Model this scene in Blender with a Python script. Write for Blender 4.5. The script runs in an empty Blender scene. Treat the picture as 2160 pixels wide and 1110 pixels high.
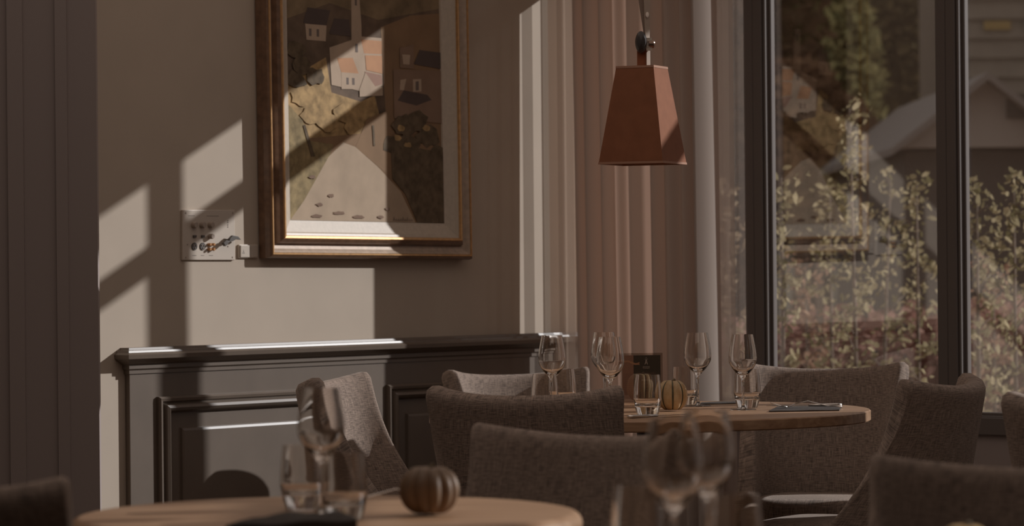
import bpy, math, random
from mathutils import Vector, Matrix
random.seed(7)
S = bpy.context.scene
COL = S.collection
rad = math.radians

# ------------------------------------------------------------------ camera, world, sun, exposure
FOC = 6900.0; ROLL = 0.0096; CZ = 1.15
cam_d = bpy.data.cameras.new('camera'); cam = bpy.data.objects.new('camera', cam_d); COL.objects.link(cam)
cam_d.sensor_width = 36.0; cam_d.lens = 36.0 * FOC / 2160.0
cam_d.clip_start = 0.1; cam_d.clip_end = 400
cam.matrix_world = Matrix.Translation((0, 0, CZ)) @ Matrix.Rotation(rad(90), 4, 'X') @ Matrix.Rotation(-ROLL, 4, 'Z')
cam_d.dof.use_dof = True; cam_d.dof.focus_distance = 8.7; cam_d.dof.aperture_fstop = 5.6
S.camera = cam
S.view_settings.view_transform = 'Standard'; S.view_settings.look = 'None'
S.view_settings.exposure = 0.0; S.view_settings.gamma = 1.0; S.view_settings.use_curve_mapping = False
S.cycles.max_bounces = 10; S.cycles.transmission_bounces = 10; S.cycles.transparent_max_bounces = 16
S.cycles.glossy_bounces = 4; S.cycles.diffuse_bounces = 3; S.cycles.caustics_refractive = False; S.cycles.caustics_reflective = False

W = bpy.data.worlds.new('world'); S.world = W; W.use_nodes = True
wb = W.node_tree.nodes['Background']; wb.inputs['Color'].default_value = (1.0, 0.90, 0.86, 1); wb.inputs['Strength'].default_value = 0.35
SUN_AZ = rad(14.8); SUN_EL = rad(22.1)
sd = bpy.data.lights.new('sun', 'SUN'); sd.energy = 3.6; sd.color = (1.0, 0.985, 0.98); sd.angle = rad(0.55)
sun = bpy.data.objects.new('sun', sd); COL.objects.link(sun)
SV = Vector((math.cos(SUN_AZ) * math.cos(SUN_EL), math.sin(SUN_AZ) * math.cos(SUN_EL), math.sin(SUN_EL)))
sun.rotation_euler = SV.to_track_quat('Z', 'Y').to_euler(); sun.location = SV * 30
def area(name, loc, size, power, color=(1, .84, .74)):
    d = bpy.data.lights.new(name, 'AREA'); d.shape = 'RECTANGLE'; d.size, d.size_y = size; d.energy = power; d.color = color
    o = bpy.data.objects.new(name, d); COL.objects.link(o); o.location = loc; return o
area('ambient_fill', (-0.2, 6.6, 2.88), (3.6, 6.6), 30)  # added area light for ambient fill, no fitting at the ceiling

# ------------------------------------------------------------------ geometry helpers
def ray(px, py):
    X, Y = px - 1080.0, py - 555.0
    c, s = math.cos(ROLL), math.sin(ROLL)
    return Vector(((X * c - Y * s) / FOC, 1.0, -(Y * c + X * s) / FOC))
def at(px, d, z=None, py=555):               # the point seen at a pixel, d metres away
    p = ray(px, py) * d
    return Vector((p.x, p.y, CZ + p.z if z is None else z))
CORN = Vector((.262, 11.3, 0)); TH = rad(39.6)
UL = Vector((-math.sin(TH), -math.cos(TH), 0))       # along the painted wall, away from the corner
N1 = Vector((math.cos(TH), -math.sin(TH), 0))        # along the window wall, into the room from the painted wall
ZU = Vector((0, 0, 1))
def WP(u, off, z): return CORN + UL * u + N1 * off + ZU * z      # painted wall
def GP(s, w, z): return CORN + N1 * s + UL * w + ZU * z          # window wall (w > 0 is into the room)
def wallhit(px, py, off=0.0):
    r = ray(px, py); o = CORN + N1 * off
    k = o.dot(N1) / (r.x * N1.x + r.y * N1.y)
    p = r * k - CORN
    return p.dot(UL), CZ + r.z * k

class MB:
    def __init__(s): s.v = []; s.f = []; s.m = []; s.uv = None
    def vert(s, p): s.v.append(tuple(p)); return len(s.v) - 1
    def face(s, idx, mi=0): s.f.append(tuple(idx)); s.m.append(mi)
    def poly(s, pts, mi=0): s.face([s.vert(p) for p in pts], mi)
    def box8(s, p, mi=0):                     # p: 8 points, bottom ring then top ring
        i = [s.vert(q) for q in p]
        for f in ((3, 2, 1, 0), (4, 5, 6, 7), (0, 1, 5, 4), (1, 2, 6, 5), (2, 3, 7, 6), (3, 0, 4, 7)): s.face([i[k] for k in f], mi)
    def box(s, x0, x1, y0, y1, z0, z1, fn=None, mi=0):
        pts = [(x0, y0, z0), (x1, y0, z0), (x1, y1, z0), (x0, y1, z0), (x0, y0, z1), (x1, y0, z1), (x1, y1, z1), (x0, y1, z1)]
        s.box8([fn(*q) if fn else q for q in pts], mi)
    def lathe(s, prof, n=40, c=(0, 0, 0), rfn=None, mi=0, closed=False):
        rings = []
        for r, z in prof:
            if r < 1e-6: rings.append([s.vert((c[0], c[1], c[2] + z))])
            else:
                ring = []
                for k in range(n):
                    a = 2 * math.pi * k / n; q = r * (rfn(a, z) if rfn else 1)
                    ring.append(s.vert((c[0] + q * math.cos(a), c[1] + q * math.sin(a), c[2] + z)))
                rings.append(ring)
        pairs = list(zip(rings, rings[1:])) + ([(rings[-1], rings[0])] if closed else [])
        for A, B in pairs:
            for k in range(n):
                k2 = (k + 1) % n
                if len(A) == 1 and len(B) == 1: continue
                if len(A) == 1: s.face((A[0], B[k2], B[k]), mi)
                elif len(B) == 1: s.face((A[k], A[k2], B[0]), mi)
                else: s.face((A[k], A[k2], B[k2], B[k]), mi)
    def tube(s, pts, r, n=8, mi=0, flat=1.0, up=ZU):
        rings = []; P = [Vector(p) for p in pts]
        for i, p in enumerate(P):
            t = (P[min(i + 1, len(P) - 1)] - P[max(i - 1, 0)]).normalized()
            a = t.cross(up)
            a = a.normalized() if a.length > 1e-5 else Vector((1, 0, 0))
            b = t.cross(a).normalized(); rr = r[i] if isinstance(r, (list, tuple)) else r
            rings.append([s.vert(p + a * rr * math.cos(2 * math.pi * k / n) + b * rr * flat * math.sin(2 * math.pi * k / n)) for k in range(n)])
        for A, B in zip(rings, rings[1:]):
            for k in range(n): s.face((A[k], A[(k + 1) % n], B[(k + 1) % n], B[k]), mi)
        s.face(rings[0][::-1], mi); s.face(rings[-1], mi)
    def prism(s, poly, h0, h1, fn, mi=0):     # poly in (a,b), extruded along third coordinate of fn
        A = [s.vert(fn(a, b, h0)) for a, b in poly]; B = [s.vert(fn(a, b, h1)) for a, b in poly]
        n = len(poly)
        s.face(A[::-1], mi); s.face(B, mi)
        for k in range(n): s.face((A[k], A[(k + 1) % n], B[(k + 1) % n], B[k]), mi)
    def moulding(s, rect, prof, fn, mi=0):    # mitred profile round a rectangle (a0,a1,b0,b1); prof = [(inset, height)]
        a0, a1, b0, b1 = rect; rings = []
        for w, h in prof:
            rings.append([s.vert(fn(a, b, h)) for a, b in ((a0 + w, b0 + w), (a1 - w, b0 + w), (a1 - w, b1 - w), (a0 + w, b1 - w))])
        for A, B in zip(rings, rings[1:]):
            for k in range(4): s.face((A[k], A[(k + 1) % 4], B[(k + 1) % 4], B[k]), mi)
    def build(s, name, mats, parent=None, smooth=False, bevel=0.0, loc=None, auto=None):
        me = bpy.data.meshes.new(name); me.from_pydata(s.v, [], s.f)
        mats = mats if isinstance(mats, (list, tuple)) else [mats]
        for m in mats: me.materials.append(m)
        me.polygons.foreach_set('material_index', s.m)
        if s.uv:
            l = me.uv_layers.new(name='UVMap')
            for lp in me.loops: l.data[lp.index].uv = s.uv[lp.vertex_index]
        me.validate(); me.update()
        import bmesh
        b = bmesh.new(); b.from_mesh(me); bmesh.ops.recalc_face_normals(b, faces=b.faces); b.to_mesh(me); b.free()
        if smooth: me.polygons.foreach_set('use_smooth', [True] * len(me.polygons))
        if auto: me.set_sharp_from_angle(angle=rad(auto))
        o = bpy.data.objects.new(name, me); COL.objects.link(o)
        if parent: o.parent = parent
        if loc is not None: o.location = loc
        if bevel:
            md = o.modifiers.new('bevel', 'BEVEL'); md.width = bevel; md.segments = 2; md.limit_method = 'ANGLE'
        return o

def tag(o, label, cat, group=None, kind=None):
    o['label'] = label; o['category'] = cat
    if group: o['group'] = group
    if kind: o['kind'] = kind
    return o
def thing(name, label, cat, loc=(0, 0, 0), rz=0.0, group=None):
    o = bpy.data.objects.new(name, None); COL.objects.link(o); o.empty_display_size = .1
    o.location = loc; o.rotation_euler = (0, 0, rz)
    return tag(o, label, cat, group)
def dup(root, loc, rz=0.0, label=None, group=None, scale=None):
    r = root.copy(); COL.objects.link(r); r.location = loc; r.rotation_euler = (0, 0, rz)
    if label: r['label'] = label
    if group: r['group'] = group
    if scale: r.scale = scale
    for ch in list(root.children):
        c = ch.copy(); COL.objects.link(c); c.parent = r
        for g in list(ch.children):
            d = g.copy(); COL.objects.link(d); d.parent = c
    return r
def struct(o): o['kind'] = 'structure'; return o

# ------------------------------------------------------------------ materials
def new_mat(name):
    m = bpy.data.materials.new(name); m.use_nodes = True
    nt = m.node_tree; return m, nt, nt.nodes['Principled BSDF']
def rgb(c): return (c[0], c[1], c[2], 1)
def plain(name, c, rough=.6, metal=0.0, spec=.5, noise=0.0, nscale=20, bump=0.0, coat=0.0):
    m, nt, p = new_mat(name)
    p.inputs['Base Color'].default_value = rgb(c); p.inputs['Roughness'].default_value = rough
    p.inputs['Metallic'].default_value = metal; p.inputs['Specular IOR Level'].default_value = spec
    p.inputs['Coat Weight'].default_value = coat
    if noise or bump:
        tc = nt.nodes.new('ShaderNodeTexCoord'); n = nt.nodes.new('ShaderNodeTexNoise'); n.inputs['Scale'].default_value = nscale; n.inputs['Detail'].default_value = 5
        nt.links.new(tc.outputs['Object'], n.inputs['Vector'])
        if noise:
            r = nt.nodes.new('ShaderNodeValToRGB')
            r.color_ramp.elements[0].position = .3; r.color_ramp.elements[1].position = .7
            r.color_ramp.elements[0].color = rgb([k * (1 - noise) for k in c]); r.color_ramp.elements[1].color = rgb([min(1, k * (1 + noise)) for k in c])
            nt.links.new(n.outputs['Fac'], r.inputs['Fac']); nt.links.new(r.outputs['Color'], p.inputs['Base Color'])
        if bump:
            b = nt.nodes.new('ShaderNodeBump'); b.inputs['Strength'].default_value = bump; b.inputs['Distance'].default_value = .01
            nt.links.new(n.outputs['Fac'], b.inputs['Height']); nt.links.new(b.outputs['Normal'], p.inputs['Normal'])
    return m
def wood(name, dark, light, scale=(3, 60, 60), rough=.45, rot=0.0):
    m, nt, p = new_mat(name); N = nt.nodes.new; L = nt.links.new
    tc = N('ShaderNodeTexCoord'); mp = N('ShaderNodeMapping'); mp.inputs['Scale'].default_value = scale; mp.inputs['Rotation'].default_value = (0, 0, rot)
    n = N('ShaderNodeTexNoise'); n.inputs['Scale'].default_value = 1.0; n.inputs['Detail'].default_value = 6; n.inputs['Distortion'].default_value = .6
    r = N('ShaderNodeValToRGB'); r.color_ramp.elements[0].position = .35; r.color_ramp.elements[1].position = .68
    r.color_ramp.elements[0].color = rgb(dark); r.color_ramp.elements[1].color = rgb(light)
    L(tc.outputs['Object'], mp.inputs['Vector']); L(mp.outputs['Vector'], n.inputs['Vector']); L(n.outputs['Fac'], r.inputs['Fac']); L(r.outputs['Color'], p.inputs['Base Color'])
    p.inputs['Roughness'].default_value = rough
    return m
def fabric(name, dark, light):
    m, nt, p = new_mat(name); N = nt.nodes.new; L = nt.links.new
    uv = N('ShaderNodeUVMap')
    facs = []
    for sc in ((28, 420, 1), (420, 28, 1)):
        mp = N('ShaderNodeMapping'); mp.inputs['Scale'].default_value = sc
        n = N('ShaderNodeTexNoise'); n.inputs['Scale'].default_value = 1; n.inputs['Detail'].default_value = 3; n.inputs['Roughness'].default_value = .7
        L(uv.outputs['UV'], mp.inputs['Vector']); L(mp.outputs['Vector'], n.inputs['Vector']); facs.append(n)
    mx = N('ShaderNodeMath'); mx.operation = 'ADD'; L(facs[0].outputs['Fac'], mx.inputs[0]); L(facs[1].outputs['Fac'], mx.inputs[1])
    r = N('ShaderNodeValToRGB'); r.color_ramp.elements[0].position = .40; r.color_ramp.elements[1].position = .60
    r.color_ramp.elements[0].color = rgb(dark); r.color_ramp.elements[1].color = rgb(light)
    hf = N('ShaderNodeMath'); hf.operation = 'MULTIPLY'; hf.inputs[1].default_value = .5
    L(mx.outputs[0], hf.inputs[0]); L(hf.outputs[0], r.inputs['Fac']); L(r.outputs['Color'], p.inputs['Base Color'])
    b = N('ShaderNodeBump'); b.inputs['Strength'].default_value = .35; b.inputs['Distance'].default_value = .002
    L(hf.outputs[0], b.inputs['Height']); L(b.outputs['Normal'], p.inputs['Normal'])
    p.inputs['Roughness'].default_value = .95; p.inputs['Specular IOR Level'].default_value = .15
    p.inputs['Sheen Weight'].default_value = .25; p.inputs['Sheen Roughness'].default_value = .5; p.inputs['Sheen Tint'].default_value = (1, .86, .76, 1)
    return m
def glass_mat(name, col=(1, .985, .97)):
    m, nt, p = new_mat(name); nt.nodes.remove(p)
    g = nt.nodes.new('ShaderNodeBsdfGlass'); g.inputs['IOR'].default_value = 1.5; g.inputs['Roughness'].default_value = 0.0; g.inputs['Color'].default_value = rgb(col)
    nt.links.new(g.outputs[0], nt.nodes['Material Output'].inputs['Surface']); return m
def pane_mat(name, fac, tint=(1, 1, 1)):
    m, nt, p = new_mat(name); nt.nodes.remove(p); N = nt.nodes.new
    t = N('ShaderNodeBsdfTransparent'); t.inputs['Color'].default_value = rgb(tint)
    g = N('ShaderNodeBsdfGlossy'); g.inputs['Roughness'].default_value = .0; g.inputs['Color'].default_value = (1, 1, 1, 1)
    mx = N('ShaderNodeMixShader'); mx.inputs['Fac'].default_value = fac
    nt.links.new(t.outputs[0], mx.inputs[1]); nt.links.new(g.outputs[0], mx.inputs[2]); nt.links.new(mx.outputs[0], nt.nodes['Material Output'].inputs['Surface']); return m
def cloth_mat(name, dif, trn, ftrn, ftransp, nscale=(2, 2, 500)):
    m, nt, p = new_mat(name); nt.nodes.remove(p); N = nt.nodes.new; L = nt.links.new
    d = N('ShaderNodeBsdfDiffuse'); d.inputs['Color'].default_value = rgb(dif)
    t = N('ShaderNodeBsdfTranslucent'); t.inputs['Color'].default_value = rgb(trn)
    x = N('ShaderNodeBsdfTransparent')
    a = N('ShaderNodeMixShader'); a.inputs['Fac'].default_value = ftrn; L(d.outputs[0], a.inputs[1]); L(t.outputs[0], a.inputs[2])
    b = N('ShaderNodeMixShader'); b.inputs['Fac'].default_value = ftransp; L(a.outputs[0], b.inputs[1]); L(x.outputs[0], b.inputs[2])
    L(b.outputs[0], nt.nodes['Material Output'].inputs['Surface']); return m
def leaf_mat(name, c1, c2):
    m, nt, p = new_mat(name); N = nt.nodes.new; L = nt.links.new
    g = N('ShaderNodeNewGeometry'); r = N('ShaderNodeValToRGB'); r.color_ramp.elements[0].color = rgb(c1); r.color_ramp.elements[1].color = rgb(c2)
    L(g.outputs['Random Per Island'], r.inputs['Fac'])
    d = N('ShaderNodeBsdfDiffuse'); t = N('ShaderNodeBsdfTranslucent'); mx = N('ShaderNodeMixShader'); mx.inputs['Fac'].default_value = .4
    L(r.outputs['Color'], d.inputs['Color']); L(r.outputs['Color'], t.inputs['Color']); L(d.outputs[0], mx.inputs[1]); L(t.outputs[0], mx.inputs[2])
    nt.nodes.remove(p); L(mx.outputs[0], nt.nodes['Material Output'].inputs['Surface']); return m

PLASTER = plain('beige_plaster', (.56, .475, .39), .85, noise=.03, nscale=6, spec=.2)
PANEL = plain('charcoal_panel_paint', (.165, .128, .100), .38, noise=.06, nscale=9, spec=.5)
DARKPAINT = plain('dark_brown_paint', (.38, .32, .30), .7, spec=.2)
CEIL = plain('ceiling_paint', (.5, .42, .35), .9)
FLOOR = wood('dark_floor_boards', (.10, .065, .045), (.17, .11, .075), (3, 30, 30))
METAL = plain('window_metal', (.15, .125, .112), .55, spec=.5)
PANE = pane_mat('window_glass', .14)
OAK = wood('oak', (.34, .19, .105), (.52, .33, .20), (2.5, 45, 45), .42, .2)
OAKDARK = wood('dark_oak', (.12, .075, .05), (.2, .13, .085), (60, 60, 4), .5)
FAB = fabric('brown_grey_linen', (.13, .102, .088), (.46, .355, .29))
GLASS = glass_mat('clear_glass')
STEEL = plain('steel', (.75, .70, .65), .22, 1.0)
BLACKM = plain('black_plastic', (.05, .042, .038), .4)
NAPKIN = plain('black_cloth', (.075, .062, .055), .9, noise=.2, nscale=200)

# ------------------------------------------------------------------ the room shell
m = MB(); m.poly([(-4.5, -3, 0), (3.1, -3, 0), (3.1, 8.95, 0), (.26, 11.3, 0), (-2.6, 7.9, 0), (-4.5, 7.9, 0)]); struct(m.build('floor', FLOOR))
m = MB(); m.box(-4.6, -4.5, -3, 8.6, 0, 2.9); m.box(-4.6, -2.85, 8.5, 8.6, 0, 2.9); m.box(-4.6, 3.2, -3.1, -3, 0, 2.9); struct(m.build('wall_side', PLASTER))
RC, RE, RL = GP(0, 0, 0), GP(3.72, 0, 0), WP(4.4, 0, 0)
m = MB(); m.prism([(RC.x, RC.y), (RE.x, RE.y), (RE.x, -3), (-4.5, -3), (-4.5, RL.y), (RL.x, RL.y)], 2.9, 3.0, lambda a, b, h: Vector((a, b, h))); struct(m.build('ceiling', CEIL))
m = MB(); m.box(-.2, 4.4, -.15, 0, 0, 2.9, lambda u, o, z: WP(u, o, z)); struct(m.build('wall_back', PLASTER))
m = MB(); m.box(-2.9, -1.071, 8.46, 8.49, 0, 2.9)
m.box(-1.176, -1.146, 8.452, 8.46, 0, 2.9); m.box(-1.30, -1.26, 8.450, 8.46, 0, 2.9)
struct(m.build('wall_left', DARKPAINT))
# window wall: low wall, bays, header
SILL, HEAD, TR0, TR1 = .625, 2.50, 2.185, 2.255
S_MUL = [0.0, .716, 1.462, 2.22, 2.80, 3.50]
HEAD2, TB0, TB1 = 2.75, 2.335, 2.415  # unseen far bays, head and transom raised so sun reaches the pendant
m = MB(); m.box(0, 3.72, -.12, 0, 0, SILL - .03, lambda s, w, z: GP(s, w, z)); m.box(0, 2.22, -.12, 0, HEAD, 2.9, GP); m.box(2.22, 3.72, -.12, 0, HEAD2, 2.9, GP); m.box(3.50, 3.72, -.12, 0, SILL - .03, HEAD2, GP); struct(m.build('wall_right', DARKPAINT))  # solid end pier is unseen, added to keep sun off the sideways chair
def window(n, a, b, fn, sill=SILL, head=HEAD, half=.034, TR0=TR0, TR1=TR1):
    f = MB(); g = MB()
    f.box(a, a + half, -.045, .018, sill - .03, head, fn); f.box(b - half, b, -.045, .018, sill - .03, head, fn)
    f.box(a + half, b - half, -.045, .018, sill - .03, sill + .025, fn); f.box(a + half, b - half, -.045, .018, head - .03, head, fn)
    f.box(a + half, b - half, -.04, .012, TR0, TR1, fn)
    # stepped glazing beads
    for st, dp in ((.010, .008), (.020, -.012)):
        f.box(a + half, a + half + st, -.035, dp, sill + .02, TR0, fn); f.box(b - half - st, b - half, -.035, dp, sill + .02, TR0, fn)
        f.box(a + half, b - half, -.035, dp, sill + .02, sill + .02 + st, fn)
    o = struct(f.build('window_%d' % n, METAL, bevel=.003))
    g.box(a + half, b - half, -.030, -.026, sill, head, fn)
    p = g.build('glass_pane', PANE, o); return o
for i in range(3): window(i + 1, S_MUL[i], S_MUL[i + 1], GP)
for i in (3, 4): window(i + 1, S_MUL[i], S_MUL[i + 1], GP, head=HEAD2, TR0=TB0, TR1=TB1)
# unseen side wall nearer the camera, window openings added to place the sun
E0 = GP(3.72, 0, 0)
SX = E0.x
def SP(a, w, z): return Vector((SX - w, a, z))
OPEN = ((4.5, 5.2), (5.80, 6.5), (7.45, 8.25)); TOPZ = HEAD + .25
m = MB(); m.box(-3, E0.y, -.12, 0, 0, SILL - .03, SP); m.box(-3, E0.y, -.12, 0, TOPZ, 2.9, SP)
lo = -3
for a, b in OPEN: m.box(lo, a, -.12, 0, SILL - .03, TOPZ, SP); lo = b
m.box(lo, E0.y, -.12, 0, SILL - .03, TOPZ, SP)
struct(m.build('wall_front', PLASTER))
for i, (a, b) in enumerate(OPEN): window(6 + i, a, b, SP, head=TOPZ)

# panelling with its rail and mouldings on the painted wall
U_END = 2.200
m = MB(); m.box(0.0, U_END, 0.0, .020, 0, .86, WP); struct(m.build('trim_1', PANEL, bevel=.0015))
rail_prof = [(0, .835), (.024, .835), (.024, .845), (.030, .850), (.030, .862), (.042, .868), (.060, .880), (.062, .892), (.054, .898), (.052, .904), (.040, .905), (.037, .912), (0, .912)]
m = MB()
R0 = [m.vert(WP(0.0, o, z)) for o, z in rail_prof]
R1 = [m.vert(WP(U_END + max(0, o - .020), o, z)) for o, z in rail_prof]
R2 = [m.vert(WP(U_END + max(0, o - .020), 0, z)) for o, z in rail_prof]
for A, B in ((R0, R1), (R1, R2)):
    for k in range(len(A) - 1): m.face((A[k], A[k + 1], B[k + 1], B[k]))
struct(m.build('trim_2', PANEL))
mould = [(0, .019), (0, .030), (.006, .035), (.014, .033), (.018, .027), (.022, .0255), (.026, .040), (.034, .044), (.042, .038), (.046, .028), (.050, .021)]
raised = [(.095, .0195), (.098, .028), (.105, .030)]
for i, (a0, a1) in enumerate(((1.145, 2.091), (.08, 1.075))):
    fn = lambda a, b, h: WP(a, h, b)
    m = MB(); m.moulding((a0, a1, .10, .764), mould, fn); m.moulding((a0, a1, .10, .764), raised, fn)
    m.poly([fn(a0 + .105, .205, .030), fn(a1 - .105, .205, .030), fn(a1 - .105, .659, .030), fn(a0 + .105, .659, .030)])
    struct(m.build('trim_%d' % (3 + i), PANEL))

# ------------------------------------------------------------------ painting
def painting():
    u0, z0 = 1.632, 1.172
    tilt = rad(.6); e1 = (-math.cos(tilt), -math.sin(tilt)); e2 = (math.sin(tilt) * -1, math.cos(tilt))
    e2 = (-e1[1] * -1, math.cos(tilt))
    def fn(a, b, h): return WP(u0 + e1[0] * a + math.sin(tilt) * b, h, z0 + e1[1] * a + e2[1] * b)
    Wd, Hd = .965, 1.25
    root = thing('framed_painting', 'large landscape painting in a brown and gilt moulded frame on the beige wall', 'painting', WP(u0 - Wd / 2, .0, z0))
    inv = root.matrix_world
    M = Matrix.Translation(root.location).inverted()
    f2 = lambda a, b, h: M @ fn(a, b, h)
    dark = plain('walnut_frame', (.20, .115, .07), .35, noise=.25, nscale=40, spec=.6); gilt = plain('gilt', (.62, .36, .16), .35, .55, noise=.15, nscale=60)
    cream = plain('cream_liner', (.62, .53, .43), .45, noise=.06, nscale=80, spec=.6)
    k = MB(); k.moulding((0, Wd, 0, Hd), [(0, .004), (0, .030), (.004, .046), (.010, .050)], f2); k.moulding((0, Wd, 0, Hd), [(.042, .030), (.044, .030), (.050, .046), (.060, .052)], f2)
    k.poly([f2(0.0, 0.0, .004), f2(Wd, 0.0, .004), f2(Wd, Hd, .004), f2(0, Hd, .004)])
    k.build('frame', dark, root)
    k = MB(); k.moulding((0, Wd, 0, Hd), [(.018, .049), (.030, .036), (.042, .030)], f2); k.build('cove', plain('bronze_cove', (.58, .45, .35), .4, .1, noise=.15, nscale=50), root)
    k = MB(); k.moulding((0, Wd, 0, Hd), [(.010, .0495), (.012, .053), (.016, .053), (.018, .0485)], f2); k.build('gilt_bead', gilt, root)
    k = MB(); k.moulding((0, Wd, 0, Hd), [(.060, .0515), (.063, .056), (.069, .055), (.071, .048)], f2); k.build('gilt_bead', gilt, root)
    k = MB(); k.moulding((0, Wd, 0, Hd), [(.071, .048), (.078, .046), (.082, .040), (.112, .026), (.118, .025), (.120, .018)], f2); k.build('liner', cream, root)
    # the canvas: flat painted patches on the plane of the canvas
    cols = {'base': (.17, .12, .085), 'hill': (.26, .19, .115), 'gold': (.46, .31, .15), 'wall': (.56, .43, .32), 'roof': (.60, .33, .19), 'roof2': (.42, .26, .2), 'darkroof': (.12, .09, .08),
            'road': (.52, .40, .29), 'grass': (.33, .25, .13), 'ochre': (.30, .19, .11), 'win': (.2, .16, .14), 'bush': (.15, .11, .07), 'stone': (.3, .2, .14), 'tuft': (.26, .17, .12)}
    names = list(cols); mats = []
    for nme in names:
        mm = plain('paint_' + nme, cols[nme], .75, noise=.35 if nme in ('gold', 'grass', 'bush', 'base', 'hill') else .10, nscale=34 if nme in ('gold', 'bush', 'grass') else 14, spec=.3); mats.append(mm)
    k = MB(); layer = [0]
    a0, b0, a1, b1 = .119, .119, Wd - .119, Hd - .119
    k.poly([f2(a0, b0, .019), f2(a1, b0, .019), f2(a1, b1, .019), f2(a0, b1, .019)], 0)
    PX0, PX1, PY0, PY1 = 613., 938., 459., -190.
    def P(nme, pts):
        layer[0] += 1; h = .019 + .00012 * layer[0]
        q = []
        for x, y in pts:
            # foreshortening along the wall is close to linear over the canvas
            t = (x - PX0) / (PX1 - PX0); t = t * (1 + .055 * (1 - t)) ; s = (PY0 - y) / (PY0 - PY1)
            t = min(max(t, 0), 1); s = min(max(s, 0), 1)
            q.append(f2(a0 + (a1 - a0) * t, b0 + (b1 - b0) * s, h))
        k.poly(q, names.index(nme))
    def blob(nme, cx, cy, rx, ry, n=14, j=.25): P(nme, [(cx + rx * (1 + random.uniform(-j, j)) * math.cos(6.2832 * i / n), cy + ry * (1 + random.uniform(-j, j)) * math.sin(6.2832 * i / n)) for i in range(n)])
    P('hill', [(613, 60), (700, 20), (800, 45), (938, 10), (938, -190), (613, -190)])
    P('base', [(613, -60), (720, -90), (938, -30), (938, -190), (613, -190)])
    P('gold', [(613, 180), (660, 150), (690, 130), (700, 200), (760, 215), (790, 200), (810, 290), (760, 330), (690, 300), (613, 380)])
    P('ochre', [(805, 60), (870, 30), (938, 20), (938, 300), (880, 330), (815, 290)])
    P('wall', [(744, -10), (760, -10), (764, 60), (764, 150), (742, 150)]); P('win', [(751, 5), (755, 5), (755, 20), (751, 20)])
    P('darkroof', [(646, 65), (655, 33), (700, 35), (692, 66)]); P('wall', [(650, 66), (692, 66), (690, 98), (652, 98)]); P('win', [(657, 75), (662, 75), (662, 90), (657, 90)]); P('win', [(672, 75), (677, 75), (677, 90), (672, 90)])
    P('darkroof', [(697, 82), (708, 50), (738, 50), (742, 84)])
    P('wall', [(697, 110), (764, 82), (806, 82), (806, 180), (770, 195), (700, 185)])
    P('roof', [(762, 88), (806, 88), (806, 115), (768, 116)]); P('roof', [(712, 130), (744, 127), (756, 158), (720, 158)]); P('wall', [(720, 158), (756, 158), (756, 190), (720, 192)])
    P('win', [(730, 168), (735, 168), (735, 182), (730, 182)]); P('win', [(742, 168), (747, 168), (747, 182), (742, 182)]); P('win', [(750, 98), (755, 98), (755, 115), (750, 115)])
    P('roof', [(770, 120), (806, 118), (806, 155), (772, 150)]); P('roof2', [(768, 153), (804, 158), (806, 176), (790, 182)])
    P('wall', [(757, 190), (770, 155), (790, 182), (806, 182), (806, 200), (757, 205)])
    P('darkroof', [(876, 130), (890, 100), (938, 102), (938, 136)]); P('stone', [(845, 100), (876, 90), (876, 140), (845, 140)]); P('wall', [(850, 112), (868, 112), (866, 132), (852, 132)])
    P('stone', [(830, 145), (938, 140), (938, 250), (830, 245)]); P('wall', [(873, 162), (892, 160), (892, 186), (873, 188)]); P('win', [(879, 166), (886, 165), (886, 184), (879, 185)])
    P('darkroof', [(838, 208), (852, 186), (905, 192), (915, 202), (880, 216)]); P('wall', [(845, 165), (858, 162), (852, 186), (843, 186)])
    for c in ((640, 215), (660, 250), (636, 280), (690, 260), (720, 240), (745, 270), (655, 320), (700, 300)): blob('gold', c[0], c[1], 22, 18)
    for c in ((640, 150), (630, 120), (665, 170), (628, 180)): blob('bush', c[0], c[1], 20, 16)
    P('ochre', [(613, 300), (760, 280), (938, 300), (938, 459), (613, 459)])
    P('grass', [(613, 230), (640, 260), (655, 300), (700, 305), (690, 335), (640, 422), (613, 459)])
    P('road', [(613, 459), (640, 420), (690, 330), (720, 300), (745, 308), (790, 345), (840, 395), (872, 459)])
    P('ochre', [(745, 308), (770, 250), (815, 230), (835, 380), (800, 352)])
    for c in ((850, 260), (880, 250), (905, 280), (862, 300), (925, 320), (830, 300), (890, 330)): blob('bush', c[0], c[1], 26, 22)
    for c in ((842, 265), (858, 300), (835, 285), (900, 262)): blob('gold', c[0], c[1], 8, 7)
    P('bush', [(820, 300), (938, 310), (938, 459), (876, 459), (850, 400), (822, 370)])
    P('bush', [(640, 270), (644, 268), (662, 330), (655, 331)]); P('bush', [(780, 262), (784, 262), (786, 304), (782, 304)])
    for x, y, r in ((664, 450, 10), (709, 443, 12), (748, 450, 13), (692, 408, 6), (670, 427, 7), (795, 449, 6), (810, 432, 5), (656, 372, 7)): blob('tuft', x, y, r, 3.5)
    # painter's signature strokes, low at the right of the road
    x = 822
    for i in range(9):
        hgt = 8 if i in (0, 4, 6) else 4
        P('win', [(x, 456), (x + 1.2, 456), (x + 2.2, 456 - hgt), (x + 1.0, 456 - hgt)]); P('win', [(x + 1.8, 456 - hgt * .6), (x + 4.6, 455), (x + 4.2, 456), (x + 1.8, 456 - hgt * .6 + 1.2)]); x += 4.8
    k.build('canvas', mats, root)
painting()

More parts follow.
